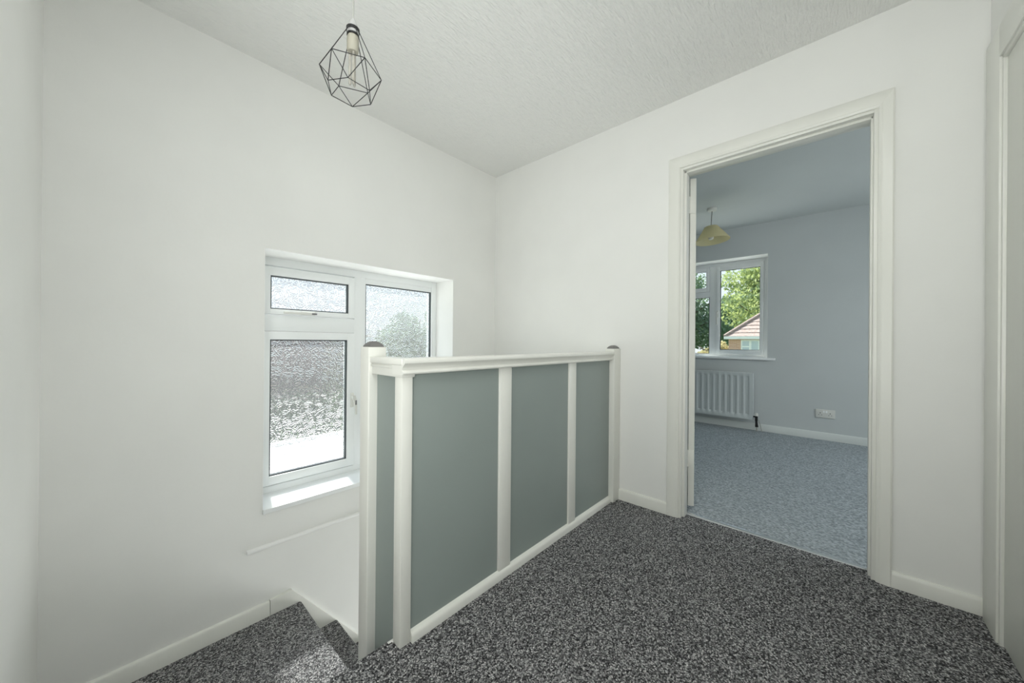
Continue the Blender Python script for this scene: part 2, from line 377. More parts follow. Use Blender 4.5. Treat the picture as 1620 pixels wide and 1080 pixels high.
# bedroom shell
w = MB(); w.box(XB+0.083, XF, -2.2, YA, -0.19, -0.001)
struct(w.build('bedroom_floor', M_CARPET2, smooth=False), 'blue grey woven carpet in the bedroom', 'floor')
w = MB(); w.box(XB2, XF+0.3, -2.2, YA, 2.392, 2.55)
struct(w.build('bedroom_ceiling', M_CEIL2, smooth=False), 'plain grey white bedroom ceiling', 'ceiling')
w = MB()
w.box(XF, XF+0.30, -2.3, BY0, LOW, 2.55); w.box(XF, XF+0.30, BY1, YA, LOW, 2.55)
w.box(XF, XF+0.30, BY0, BY1, LOW, BZ0-0.03); w.box(XF, XF+0.30, BY0, BY1, BZ1, 2.55)
struct(w.build('bedroom_wall_far', M_BEDWALL, smooth=False), 'grey bedroom wall holding the clear window', 'wall')
w = MB(); w.box(XB2, XF, -2.3, -2.2, LOW, 2.55)
struct(w.build('bedroom_wall_right', M_BEDWALL, smooth=False), 'grey bedroom side wall', 'wall')
w = MB(); w.box(XB2, XF, YA-0.012, YA, 0, 2.392)
struct(w.build('bedroom_wall_left', M_BEDWALL, smooth=False), 'grey bedroom wall beyond the open door', 'wall')
w = MB(); w.box(XB2, XB2+0.01, -2.2, DY0-0.06, 0, 2.392); w.box(XB2, XB2+0.01, DY1+0.06, YA-0.012, 0, 2.392); w.box(XB2, XB2+0.01, DY0-0.06, DY1+0.06, DZ+0.06, 2.392)
struct(w.build('bedroom_wall_near', M_BEDWALL, smooth=False), 'grey bedroom side of the doorway wall', 'wall')

# baseboards: chamfer-topped boards
def board_prof(t, z0, h): return [(0, z0), (t, z0), (t, z0+h-0.012), (t-0.003, z0+h-0.005), (t-0.008, z0+h), (0, z0+h)]
def baseboard_x(name, x, y0, y1, z0, h, t, m_, label):      # on a wall facing -X
    w = MB(); w.prism([(x-p, q) for p, q in board_prof(t, z0, h)], 'y', y0, y1)
    return struct(w.build(name, m_), label, 'baseboard')
baseboard_x('baseboard_far', XB, 0.713, 1.008, 0, 0.068, 0.016, M_TRIM, 'short cream baseboard between balustrade and bedroom door')
baseboard_x('baseboard_right', XB, YC, -0.187, 0, 0.064, 0.016, M_TRIM, 'short cream baseboard between bedroom door and right corner')
baseboard_x('baseboard_bedroom', XF, -2.2, YA-0.012, 0, 0.078, 0.018, M_BTRIM, 'grey white baseboard along the bedroom window wall')

# ------------------------------------------------------------------ door surround of the bedroom (trim_1) and door leaf (door_1)
def arch_prof(inner, outer, sgn):   # (y, projection) profile across an architrave leg
    return [(inner, 0), (inner, 0.009), (inner+sgn*0.003, 0.0125), (inner+sgn*0.009, 0.0145), (inner+sgn*0.013, 0.0135), (inner+sgn*0.017, 0.0140),
            (outer-sgn*0.005, 0.0175), (outer, 0.015), (outer, 0)]
tr = bpy.data.objects.new('trim_1', None); COL.objects.link(tr); tr.location = (XB, (DY0+DY1)/2, 0)
struct(tr, 'cream painted architrave and lining round the bedroom doorway', 'door frame')
yi0, yi1, yo0, yo1 = DY0-0.013, DY1+0.013, -0.187, 0.713
zi, zo = DZ+0.013, 2.068
def arch_leg(inner, outer, sgn, name):
    # mitred leg + shared profile
    pr = arch_prof(inner, outer, sgn); w = MB(); b = []
    pts = []; n = len(pr)
    for y, p in pr: pts.append((XB-p, y, 0.0))
    for y, p in pr:
        t = (y-inner)/(outer-inner); pts.append((XB-p, y, zi+(zo-zi)*t))
    fs = [tuple(range(n)), tuple(range(2*n-1, n-1, -1))] + [(i, (i+1) % n, n+(i+1) % n, n+i) for i in range(n)]
    w.poly(pts, fs); return w.build(name, M_TRIM, tr)
arch_leg(yi0, yo0, -1, 'architrave_leg'); arch_leg(yi1, yo1, 1, 'architrave_leg')
pr = arch_prof(zi, zo, 1); n = len(pr); pts = []
for z, p in pr: t = (z-zi)/(zo-zi); pts.append((XB-p, yi0+(yo0-yi0)*t, z))
for z, p in pr: t = (z-zi)/(zo-zi); pts.append((XB-p, yi1+(yo1-yi1)*t, z))
w = MB(); w.poly(pts, [tuple(range(n)), tuple(range(2*n-1, n-1, -1))] + [(i, (i+1) % n, n+(i+1) % n, n+i) for i in range(n)])
w.build('architrave_head', M_TRIM, tr)
w = MB()
w.box(XB-0.004, XB2+0.006, DY1, DY1+0.02, 0, DZ+0.02, 0.002); w.box(XB-0.004, XB2+0.006, DY0-0.02, DY0, 0, DZ+0.02, 0.002)
w.box(XB-0.004, XB2+0.006, DY0-0.001, DY1+0.001, DZ, DZ+0.02, 0.002)
w.build('door_lining', M_TRIM, tr)
w = MB()
w.box(XB+0.022, XB2-0.036, DY1-0.012, DY1+0.001, 0, DZ, 0.002); w.box(XB+0.022, XB2-0.036, DY0-0.001, DY0+0.008, 0, DZ, 0.002)
w.box(XB+0.022, XB2-0.036, DY0, DY1, DZ-0.012, DZ+0.001, 0.002)
w.build('door_stop', M_TRIM, tr)

# leaf: hinged at the left lining, thrown open past a right angle into the bedroom
def rotz(o, ang): o.rotation_euler = (0, 0, ang)
dr = bpy.data.objects.new('door_1', None); COL.objects.link(dr); dr.location = (XB2+0.012, DY1-0.002, 0.03)
struct(dr, 'cream painted bedroom door swung open, seen edge on', 'door')
w = MB(); w.box(0, 0.755, -0.034, 0, 0.0, 1.955, 0.002)
leaf = w.build('door_leaf', M_TRIM); leaf.parent = dr
w = MB(); w.lathe([(0.0, -0.05), (0.012, -0.05), (0.012, -0.012), (0.011, -0.01), (0.024, -0.004), (0.024, 0.0), (0, 0)], (0, 0, 0), 20, Matrix.Rotation(-PI/2, 4, 'X'))
k = w.build('door_handle', M_STEEL); k.parent = dr; k.location = (0.70, -0.034, 0.97)
k.rotation_euler = (0, 0, 0)
for z in (1.745, 0.235):
    w = MB(); w.box(-0.004, 0.001, -0.030, 0.004, z, z+0.10, 0.001); w.tube([(-0.004, 0.006, z), (-0.004, 0.006, z+0.10)], 0.006, 10)
    for dz in (0.015, 0.05, 0.085): w.lathe([(0, 0), (0.004, 0), (0.004, 0.0012), (0, 0.0012)], (-0.004, -0.016, z+dz), 10, Matrix.Rotation(-PI/2, 4, 'Y'))
    hg = w.build('hinge', M_TRIM); hg.parent = dr
rotz(dr, math.radians(27))

# door in the right-hand wall, closed
tr2 = bpy.data.objects.new('trim_2', None); COL.objects.link(tr2); tr2.location = (1.6, YC, 0)
struct(tr2, 'cream architrave round the closed door at the right edge', 'door frame')
w = MB(); w.box(1.985, 2.122, YC-0.001, YC+0.017, 0, 2.085, 0.003); w.build('architrave_leg', M_TRIM, tr2)
w = MB(); w.box(1.075, 1.20, YC-0.001, YC+0.017, 0, 2.085, 0.003); w.build('architrave_leg', M_TRIM, tr2)
w = MB(); w.box(1.19, 1.99, YC-0.001, YC+0.0168, 1.975, 2.085, 0.003); w.build('architrave_head', M_TRIM, tr2)
w = MB(); w.box(1.972, 1.988, YC-0.10, YC+0.011, 0, 1.98, 0.002); w.box(1.196, 1.212, YC-0.10, YC+0.011, 0, 1.98, 0.002); w.box(1.2, 1.98, YC-0.10, YC+0.011, 1.962, 1.98, 0.002)
w.build('door_lining', M_TRIM, tr2)
d2 = bpy.data.objects.new('door_2', None); COL.objects.link(d2); d2.location = (1.6, YC-0.03, 0)
struct(d2, 'flush cream painted door, closed, at the right edge', 'door')
w = MB(); w.box(1.214, 1.9705, YC-0.037, YC+0.003, 0.006, 1.9605, 0.002); w.build('door_leaf', M_TRIM, d2)
w = MB(); w.lathe([(0, 0), (0.025, 0), (0.025, 0.006), (0.009, 0.01), (0.009, 0.035), (0.026, 0.045), (0.026, 0.058), (0.018, 0.064), (0, 0.065)], (1.27, YC+0.003, 0.98), 20, Matrix.Rotation(-PI/2, 4, 'X'))
w.build('door_handle', M_STEEL, d2)

# threshold strip
w = MB(); w.prism([(XB+0.070, 0), (XB+0.074, 0.004), (XB+0.080, 0.0055), (XB+0.083, 0.0045), (XB+0.086, 0.006), (XB+0.092, 0.0055), (XB+0.098, 0.0)], 'y', DY0-0.001, DY1+0.001)
o = w.build('threshold_strip', M_STRIP)
tag(o, 'thin silver metal carpet threshold strip across the bedroom doorway', 'threshold strip')

# ------------------------------------------------------------------ windows
def casement(parent, fixed, axis_box, glassmat, panes):
    pass
def rect_frame(w, X0, X1, Z0, Z1, t, y0, y1, bev=0.003):
    w.box(X0, X0+t, y0-0.0004, y1+0.0004, Z0, Z1, bev); w.box(X1-t, X1, y0-0.0004, y1+0.0004, Z0, Z1, bev)
    w.box(X0+t-0.004, X1-t+0.004, y0+0.0003, y1-0.0003, Z0, Z0+t, bev); w.box(X0+t-0.004, X1-t+0.004, y0+0.0003, y1-0.0003, Z1-t, Z1, bev)
def pane_with_gasket(parent, X0, X1, Z0, Z1, ypl, matg, depth=0.016):
    w = MB(); g = 0.006
    for a in ((X0-g, X0, Z0-g, Z1+g), (X1, X1+g, Z0-g, Z1+g), (X0, X1, Z0-g, Z0), (X0, X1, Z1, Z1+g)):
        w.box(a[0], a[1], ypl-depth, ypl+0.004, a[2], a[3])
    w.build('gasket', M_GASKET, parent, smooth=False)
    w = MB(); w.box(X0-g, X1+g, ypl, ypl+0.004, Z0-g, Z1+g)
    o = w.build('pane', matg, parent, smooth=False)
    if matg is M_OBSC:
        o.data.materials.append(M_GLASS)
        for p in o.data.polygons: p.material_index = 0 if p.normal.y < -0.5 else 1
    return o
win = bpy.data.objects.new('window_1', None); COL.objects.link(win); win.location = ((WX0+WX1)/2, YA, WZ0)
struct(win, 'white framed window with obscured swirl glass above the stairs', 'window')
w = MB()
FB = 0.060
rect_frame(w, WX0, WX1, 0.122, 1.471, 0.048, YF, YF+0.07)
w.box(1.046, 1.120, YF+0.0005, YF+0.0695, 0.16, 1.43, 0.003)            # mullion
w.box(0.53, 1.05, YF+0.001, YF+0.069, 1.050, 1.143, 0.003)              # transom
w.box(1.115, 1.125, YF+0.006, YF+0.06, 0.17, 1.425); w.box(1.660, 1.672, YF+0.006, YF+0.06, 0.17, 1.425)   # glazing beads
w.box(1.12, 1.665, YF+0.0065, YF+0.0595, 1.388, 1.425); w.box(1.12, 1.665, YF+0.0065, YF+0.0595, 0.168, 0.222)
w.build('frame', M_UPVC, win)
for (a0, a1, b0, b1, gx0, gx1, gz0, gz1) in ((0.538, 1.046, 0.176, 1.048, 0.568, 0.988, 0.226, 1.002), (0.538, 1.043, 1.146, 1.414, 0.568, 0.994, 1.176, 1.366)):
    w = MB()
    ys = YF-0.014
    w.box(a0, gx0, ys, YF+0.05, b0, b1, 0.003); w.box(gx1+0.010, a1, ys, YF+0.05, b0, b1, 0.003)
    w.box(gx0-0.004, gx1+0.014, ys+0.0003, YF+0.0497, b0, gz0, 0.003); w.box(gx0-0.004, gx1+0.014, ys+0.0003, YF+0.0497, gz1, b1, 0.003)
    s_ = w.build('sash', M_UPVC, win)
    pane_with_gasket(s_, gx0+0.006, gx1+0.004, gz0+0.006, gz1-0.006, YF+0.016, M_OBSC, 0.022)
pane_with_gasket(win, 1.131, 1.654, 0.228, 1.382, YF+0.026, M_OBSC, 0.016)
# lever handle of the lower sash, on its right stile
w = MB(); w.box(1.018, 1.040, YF-0.024, YF-0.013, 0.560, 0.655, 0.004)
w.lathe([(0, 0), (0.010, 0), (0.010, 0.014), (0, 0.016)], (1.029, YF-0.024, 0.628), 14, Matrix.Rotation(PI/2, 4, 'X'))
w.prism([(1.020, 0.640), (1.038, 0.640), (1.048, 0.60), (1.050, 0.515), (1.038, 0.515), (1.032, 0.59), (1.020, 0.62)], 'y', YF-0.050, YF-0.038)
w.build('handle', M_PLASTIC, win)
w = MB(); w.box(1.036, 1.046, YF-0.053, YF-0.049, 0.578, 0.608, 0.001); w.build('lock_button', M_STEEL, win)
# lever handle of the top sash, under its bottom rail
w = MB(); w.box(0.72, 0.80, YF-0.024, YF-0.013, 1.150, 1.170, 0.004); w.box(0.625, 0.790, YF-0.046, YF-0.036, 1.150, 1.164, 0.003); w.box(0.75, 0.775, YF-0.04, YF-0.02, 1.152, 1.166, 0.002)
w.build('handle', M_PLASTIC, win)
w = MB(); w.box(0.772, 0.800, YF-0.049, YF-0.045, 1.152, 1.162, 0.001); w.build('lock_button', M_STEEL, win)
# reveal lining and sill board
w = MB()
w.box(WX0, WX1, YA-0.0008, YF+0.01, WZ1-0.0025, WZ1+0.0005); w.box(WX1-0.0025, WX1+0.0005, YA-0.0008, YF+0.01, 0.13, WZ1); w.box(WX0-0.0005, WX0+0.0025, YA-0.0008, YF+0.01, 0.13, WZ1)
w.build('reveal', M_REVEAL, win, smooth=False)
w = MB(); w.box(WX0+0.001, WX1-0.001, YA-0.012, YF+0.02, 0.108, 0.1325, 0.003)
w.build('sill_board', M_UPVC, win)

win2 = bpy.data.objects.new('window_2', None); COL.objects.link(win2); win2.location = (XF, (BY0+BY1)/2, BZ0)
struct(win2, 'white framed clear bedroom window looking onto trees and a house', 'window')
XW = XF+0.2125
KW = XW/(XF+0.10)
# built along Y: reuse by making boxes directly
def ybox(w, y0, y1, z0, z1, x0, x1, bev=0.003): w.box(x0, x1, y0*KW, y1*KW, 1+(z0-1)*KW, 1+(z1-1)*KW, bev)
w = MB()
for q_, a in enumerate(((BY0-0.005, BY0+0.045, 0.83, 2.03), (BY1-0.045, BY1, 0.83, 2.03), (BY0, BY1, 0.83, 0.866), (BY0, BY1, 1.975, 2.03), (1.088, 1.170, 0.86, 1.98), (1.165, BY1, 1.593, 1.660))):
    ybox(w, *a, XW+0.0004*q_, XW+0.06-0.0004*q_)
w.build('frame', M_UPVC, win2)
def sash2(y0, y1, z0, z1, t, tt):
    w = MB()
    for q_, a in enumerate(((y0, y0+t, z0, z1), (y1-t, y1, z0, z1), (y0+t-.004, y1-t+.004, z0, z0+tt), (y0+t-.004, y1-t+.004, z1-tt, z1))): ybox(w, *a, XW-0.014+0.0004*(q_//2), XW+0.04)
    s_ = w.build('sash', M_UPVC, win2)
    return s_
def pane2(parent, y0, y1, z0, z1, x):
    w = MB(); g = 0.007
    for a in ((y0-g, y0, z0-g, z1+g), (y1, y1+g, z0-g, z1+g), (y0, y1, z0-g, z0), (y0, y1, z1, z1+g)): ybox(w, *a, x-0.012, x+0.004, 0)
    w.build('gasket', M_GASKET, parent, smooth=False)
    w = MB(); ybox(w, y0-g, y1+g, z0-g, z1+g, x, x+0.004, 0); w.build('pane', M_GLASS, parent, smooth=False)
s_ = sash2(0.598, 1.086, 0.868, 1.972, 0.036, 0.056); pane2(s_, 0.638, 1.042, 0.930, 1.910, XW+0.012)
s_ = sash2(1.172, 1.700, 1.662, 1.972, 0.034, 0.050); pane2(s_, 1.210, 1.662, 1.716, 1.918, XW+0.012)
pane2(win2, 1.180, 1.695, 0.875, 1.585, XW+0.03)
w = MB(); ybox(w, 1.062, 1.078, 1.33, 1.42, XW-0.024, XW-0.013); ybox(w, 1.072, 1.086, 1.24, 1.40, XW-0.046, XW-0.034)
ybox(w, 1.066, 1.078, 1.375, 1.395, XW-0.04, XW-0.02); w.build('handle', M_PLASTIC, win2)
w = MB(); w.box(XF-0.028, XF+0.002, BY0-0.075, BY1+0.075, 0.815, 0.840, 0.003); w.box(XF-0.01, XW+0.02, BY0, BY1, 0.812, 0.839)
w.build('sill_board', M_UPVC, win2)
w = MB(); w.box(XF-0.0008, XW+0.005, BY0, BY1, BZ1-0.0025, BZ1+0.0005); w.box(XF-0.0008, XW+0.005, BY0-0.0005, BY0+0.0025, BZ0, BZ1)
w.build('reveal', M_REVEAL, win2, smooth=False)

# ------------------------------------------------------------------ staircase
st = thing('staircase', (0.24, 1.3, -0.627), 'carpeted stairs turning down beside the white window wall', 'staircase')
def step(prof_box, nos, name='step'):
    w = MB()
    x0, x1, y0, y1, z0, z1 = prof_box
    w.box(x0, x1, y0, y1, z0, z1)
    if nos == 'y': w.tube([(x0, y1, z1-0.014), (x1, y1, z1-0.014)], 0.014, 14)
    if nos == 'x': w.tube([(x1, y0, z1-0.014), (x1, y1, z1-0.014)], 0.014, 14)
    return w.build(name, M_CARPET, st)
YS = YA-0.018                       # face of the wall string
step((XD+0.001, 0.598, YN-0.02, YN+0.205, -0.418, -0.209), 'y')
step((XD+0.001, 0.659, YN+0.0, YS, -0.627, -0.418), 'x', 'quarter_landing')
for k in range(8):
    xx = 0.673+0.19*k
    z1 = -0.418-0.209*(k+1)
    x1 = min(xx+0.19-0.014, XB-0.001)
    if xx > XB-0.05: break
    step((xx-0.05, x1, 1.10 if xx > 0.7 else 1.302, YS, z1-0.209, z1), 'x' if x1 < XB-0.02 else None)
# wall string
zt = -0.345
w = MB(); w.prism([(YS, -0.43), (YS, zt-0.010), (YS+0.004, zt-0.003), (YS+0.010, zt), (YA-0.0005, zt), (YA-0.0005, -0.43)], 'x', XD+0.001, 0.525)
w.build('string_board', M_TRIM, st)
w = MB(); w.prism([(0.527, -0.9), (0.527, zt+0.004), (0.624, zt+0.010), (0.995, -0.808), (2.02, -2.11), (2.02, -2.60), (1.3, -1.9)], 'y', YS, YA-0.0005)
w.build('string_board', M_TRIM, st)

# ------------------------------------------------------------------ balustrade
bal = thing('balustrade', (1.4, 1.05, 0.0), 'cream framed balustrade with flat grey panels guarding the stairwell', 'balustrade')
PY = 1.042   # face of grey panels
def newel(name, x0, x1, y0, y1, z0, z1):
    w = MB(); w.box(x0, x1, y0, y1, z0, z1, 0.004, 3); o = w.build(name, M_TRIM, bal)
    cx, cy = (x0+x1)/2, (y0+y1)/2; hx, hy = (x1-x0)/2-0.006, (y1-y0)/2-0.006
    # low domed cap, square plan
    w = MB(); b = bmesh.new(); rings = []; prof = [(1.0, 0), (1.0, 0.004), (0.86, 0.010), (0.62, 0.0165), (0.34, 0.0205), (0.0, 0.0215)]
    seg = 24
    for s_, z in prof:
        ring = []
        for k_ in range(seg):
            a = 2*PI*k_/seg+PI/4; c_, d_ = math.cos(a), math.sin(a)
            q = 1/max(abs(c_), abs(d_)); rnd = 0.35 if s_ > 0.5 else 0.7
            q = q*(1-rnd*0.3)+rnd*0.3
            ring.append(b.verts.new((cx+hx*s_*c_*q, cy+hy*s_*d_*q, z1+z)) if s_ > 0 else None)
        if s_ == 0: ring = [b.verts.new((cx, cy, z1+z))]
        rings.append(ring)
    for A, B in zip(rings, rings[1:]):
        for k_ in range(seg):
            if len(B) == 1: b.faces.new((A[k_], A[(k_+1) % seg], B[0]))
            else: b.faces.new((A[k_], A[(k_+1) % seg], B[(k_+1) % seg], B[k_]))
    b.faces.new(rings[0][::-1]); bmesh.ops.recalc_face_normals(b, faces=b.faces)
    w._add(b); tag(w.build('post_cap', M_CAPGREY, o), 'weathered grey domed cap')
    return o
newel('newel_post', 0.600, 0.668, 1.236, 1.302, -0.80, 0.977)
newel('newel_post', 2.069, XB-0.001, 1.008, 1.070, 0.0, 0.962)
w = MB(); w.box(0.613, 0.6535, 1.033, 1.078, 0.0, 0.90, 0.003); w.build('corner_post', M_TRIM, bal)
w = MB(); w.box(0.6535, 2.069, PY, PY+0.006, 0.02, 0.90)
# three grey panels separated by studs, each its own board
w.bm.free()
for a0, a1 in ((0.650, 1.070), (1.140, 1.600), (1.664, 2.072)):
    w = MB(); w.box(a0, a1, PY, PY+0.007, 0.02, 0.905); tag(w.build('panel', M_PANEL, bal, smooth=False), 'flat grey painted panel')
w = MB(); w.box(0.633, 0.640, 1.074, 1.240, -0.42, 0.905); tag(w.build('panel', M_PANEL, bal, smooth=False), 'narrow grey return panel')
for a0, a1 in ((1.072, 1.144), (1.601, 1.668)):
    w = MB(); w.box(a0, a1, 1.033, PY+0.012, 0.0, 0.905, 0.002); w.build('stud', M_TRIM, bal)
w = MB(); w.box(0.640, 2.072, PY+0.007, PY+0.013, 0.0, 0.905); w.build('back_board', M_TRIM, bal, smooth=False)
w = MB(); w.box(0.645, 0.653, 1.076, 1.240, -0.42, 0.905); w.build('back_board', M_TRIM, bal, smooth=False)
# handrail cap, long run
def cap_prof(f, zt, zb):   # front y f; section (y,z) going round
    return [(f+0.006, zt), (f+0.002, zt-0.003), (f, zt-0.009), (f+0.001, zt-0.015), (f+0.006, zt-0.020), (f+0.013, zt-0.026), (f+0.017, zt-0.033),
            (f+0.018, zt-0.038), (f+0.013, zt-0.041), (f+0.010, zt-0.046), (f+0.012, zt-0.051), (f+0.020, zt-0.053), (f+0.075, zt-0.053), (f+0.082, zt-0.02), (f+0.082, zt-0.006), (f+0.076, zt)]
w = MB(); w.prism(cap_prof(1.004, 0.943, 0.89), 'x', 0.606, 2.071); w.build('handrail', M_TRIM, bal)
w = MB(); w.box(0.604, 0.668, 1.020, 1.240, 0.920, 0.9425, 0.004, 3); w.box(0.611, 0.660, 1.030, 1.238, 0.880, 0.922, 0.003)
w.box(0.608, 0.62, 1.030, 1.238, 0.908, 0.916, 0.002)
w.build('handrail', M_TRIM, bal)
# base rail: small chamfered strip
w = MB(); w.prism([(1.024, 0.0), (1.024, 0.022), (1.027, 0.029), (1.033, 0.034), (PY+0.002, 0.037), (PY+0.002, 0.0)], 'x', 0.6535, 2.069)
w.build('base_rail', M_TRIM, bal)

# slim rail on window wall
w = MB(); w.prism([(YA, -0.069), (YA-0.007, -0.069), (YA-0.012, -0.065), (YA-0.014, -0.059), (YA-0.012, -0.053), (YA-0.007, -0.050), (YA, -0.050)], 'x', 0.428, 1.30)
o = w.build('wall_rail', M_REVEAL); tag(o, 'slim white rail fixed level on the wall below the stair window', 'rail')

# ------------------------------------------------------------------ wire cage pendant on the landing
A = Vector((0.5223, 1.2108, 2.0546))
pend = thing('pendant_light', (A.x, A.y, HC), 'black geometric wire cage pendant hanging above the stairs', 'ceiling light')
tx, ty, th, R1, R2, h1, h2 = -0.0352, -0.006, 5.739, -0.0958, -0.0718, 0.1506, 0.0704
ax = Vector((math.sin(tx), math.sin(ty), -1)).normalized()
e1 = ax.cross(Vector((0, 1, 0))).normalized(); e2 = ax.cross(e1)
U_ = [A+ax*h1+R1*(math.cos(th-k*PI/3)*e1+math.sin(th-k*PI/3)*e2) for k in range(6)]
L_ = [A+ax*(h1+h2)+R2*(math.cos(th-PI/6-k*PI/3)*e1+math.sin(th-PI/6-k*PI/3)*e2) for k in range(6)]
rr_ = 0.0200
T_ = [A+ax*0.006+rr_*(-1)*(math.cos(th-k*PI/3)*e1+math.sin(th-k*PI/3)*e2) for k in range(6)]
w = MB(); wr_ = 0.00135
for k in range(6):
    w.tube([T_[k], U_[k]], wr_, 6); w.tube([U_[k], U_[(k+1) % 6]], wr_, 6); w.tube([L_[k], L_[(k+1) % 6]], wr_, 6)
    w.tube([U_[k], L_[k]], wr_, 6); w.tube([L_[k], U_[(k+1) % 6]], wr_, 6)
w.build('cage', M_BLACK, pend)
w = MB(); Mx = Matrix((e1, e2, -ax)).transposed().to_4x4()
w.lathe([(0.0195, -0.010), (0.0212, -0.010), (0.0212, 0.0), (0.0195, 0.0)], A+ax*0.0, 32, Mx, closed=True)
w.lathe([(0.010, -0.002), (0.0205, -0.002), (0.0205, 0.0), (0.010, 0.0)], A+ax*0.0, 32, Mx, closed=True)
w.build('cage_ring', M_BLACK, pend)
w = MB(); w.tube([(A.x, A.y, HC-0.004), (A.x+0.0005, A.y, 2.25), (A.x, A.y, 2.080)], 0.0030, 10); w.build('flex', M_CORD, pend)
w = MB(); w.lathe([(0, 0), (0.040, 0), (0.040, -0.012), (0.030, -0.020), (0.006, -0.024), (0, -0.024)], (A.x, A.y, HC), 32); w.build('ceiling_rose', M_PLASTIC, pend)
w = MB(); w.lathe([(0, 0.034), (0.005, 0.034), (0.010, 0.026), (0.0155, 0.008), (0.0165, 0.0), (0.0165, -0.003), (0.0185, -0.010), (0.0190, -0.020), (0, -0.020)], A, 28); w.build('lamp_holder', M_HOLDER, pend)
w = MB(); w.lathe([(0, -0.0195), (0.0196, -0.0195), (0.0196, -0.025), (0, -0.025)], A, 28); w.build('holder_ring', M_BLACK, pend)
w = MB(); w.lathe([(0, -0.024), (0.0160, -0.024), (0.0188, -0.032), (0.0188, -0.072), (0.0165, -0.080), (0, -0.080)], A, 28); bl = w.build('bulb_base', M_BULBBASE, pend)
w = MB()
for a in (0.4, 0.4+2*PI/3, 0.4+4*PI/3):
    c_, s_ = 0.0085*math.cos(a), 0.0085*math.sin(a)
    w.lathe([(0, -0.079), (0.0045, -0.079), (0.0045, -0.186), (0.003, -0.190), (0, -0.191)], A+Vector((c_, s_, 0)), 12)
w.build('bulb_tube', M_TUBE, bl)

# ------------------------------------------------------------------ bedroom pendant
B = Vector((4.085, 0.928, 2.392))
p2 = thing('pendant_light', B, 'cream fabric coolie shade pendant hanging in the bedroom', 'ceiling light')
w = MB(); w.lathe([(0, 0), (0.044, 0), (0.046, -0.006), (0.044, -0.020), (0.036, -0.028), (0.006, -0.030), (0, -0.030)], B, 32); w.build('ceiling_rose', M_PLASTIC, p2)
w = MB(); w.tube([B+Vector((0, 0, -0.028)), B+Vector((0.002, 0.004, -0.10)), B+Vector((0.0, 0.008, -0.19))], 0.0035, 8); w.build('flex', M_DARKCORD, p2)
w = MB(); T0 = Matrix.Rotation(math.radians(-5), 4, 'X')
w.lathe([(0.060, 0.0), (0.158, -0.145), (0.1595, -0.150), (0.1575, -0.150), (0.0585, -0.002)], B+Vector((0, 0.008, -0.188)), 48, T0, closed=True)
sh = w.build('lamp_shade', M_SHADE, p2)
w = MB(); C0 = B+Vector((0, 0.008, -0.195))
w.lathe([(0, 0.02), (0.008, 0.02), (0.018, -0.005), (0.018, -0.05), (0, -0.05)], C0, 20); w.build('lamp_holder', M_PLASTIC, p2)
w = MB()
for a in (0, 2*PI/3, 4*PI/3): w.tube([C0+Vector((0.016*math.cos(a), 0.016*math.sin(a), -0.02)), C0+Vector((0.05*math.cos(a), 0.05*math.sin(a), 0.0)), C0+Vector((0.066*math.cos(a), 0.066*math.sin(a), 0.003))], 0.0015, 6)
w.build('shade_ring', M_STEEL, p2)
w = MB(); w.lathe([(0, -0.048), (0.012, -0.050), (0.014, -0.066), (0.024, -0.085), (0.027, -0.102), (0.020, -0.122), (0, -0.130)], C0, 24); w.build('bulb', M_PLASTIC, p2)

# ------------------------------------------------------------------ radiator
rad = thing('radiator', (4.90, 1.25, 0.135), 'white panel radiator on the wall below the bedroom window', 'radiator')
ra0, ra1, rz0, rz1, rx = 0.676, 1.84, 0.130, 0.660, 4.862
w = MB(); b = bmesh.new(); cols = []
ys = [ra0, ra0+0.018]; flutes = int((ra1-ra0-0.04)/0.0625); dep = []
path = [(ra0, 0.0), (ra0+0.026, 0.0)]
for k in range(flutes):
    c0 = ra0+0.026+0.0625*k
    path += [(c0+0.006, 0.0), (c0+0.016, -0.010), (c0+0.044, -0.010), (c0+0.054, 0.0)]
path += [(ra1, 0.0)]
zs = [(rz0, 0), (rz0+0.045, 0), (rz0+0.060, 1), (rz1-0.045, 1), (rz1-0.030, 0), (rz1, 0)]
grid = [[b.verts.new((rx+(-d*f_ if True else 0), y, z)) for (y, d) in path] for (z, f_) in zs]
for r_ in range(len(zs)-1):
    for c_ in range(len(path)-1): b.faces.new((grid[r_][c_], grid[r_][c_+1], grid[r_+1][c_+1], grid[r_+1][c_]))
bmesh.ops.recalc_face_normals(b, faces=b.faces)
w._add(b); w.box(rx+0.011, rx+0.020, ra0, ra1, rz0, rz1); w.build('front_panel', M_RAD, rad)
w = MB(); w.box(rx+0.052, rx+0.060, ra0+0.01, ra1-0.01, rz0, rz1-0.01); w.build('back_panel', M_RAD, rad, smooth=False)
for y0 in (ra0-0.006, ra1-0.002):
    w = MB(); w.box(rx-0.001, rx+0.066, y0, y0+0.008, rz0+0.004, rz1+0.004, 0.002); w.build('side_panel', M_RAD, rad)
w = MB(); w.box(rx-0.002, rx+0.004, ra0-0.006, ra1+0.006, rz1-0.004, rz1+0.006, 0.002); w.box(rx+0.06, rx+0.066, ra0-0.006, ra1+0.006, rz1-0.004, rz1+0.006, 0.002)
for k in range(40): 
    y = ra0+0.012+k*0.0292
    w.box(rx+0.003, rx+0.061, y, y+0.017, rz1, rz1+0.005)
w.build('top_grille', M_RAD, rad)
w = MB(); w.tube([(rx+0.03, ra0-0.005, 0.165), (rx+0.03, ra0-0.038, 0.165)], 0.008, 12); w.tube([(rx+0.03, ra0-0.036, 0.175), (rx+0.03, ra0-0.036, 0.115)], 0.013, 14); w.tube([(rx+0.03, ra0-0.036, 0.115), (rx+0.03, ra0-0.040, 0.05)], 0.010, 12, 0.016)
v_ = w.build('valve', M_BLACK, rad); tag(v_, 'dark valve body')
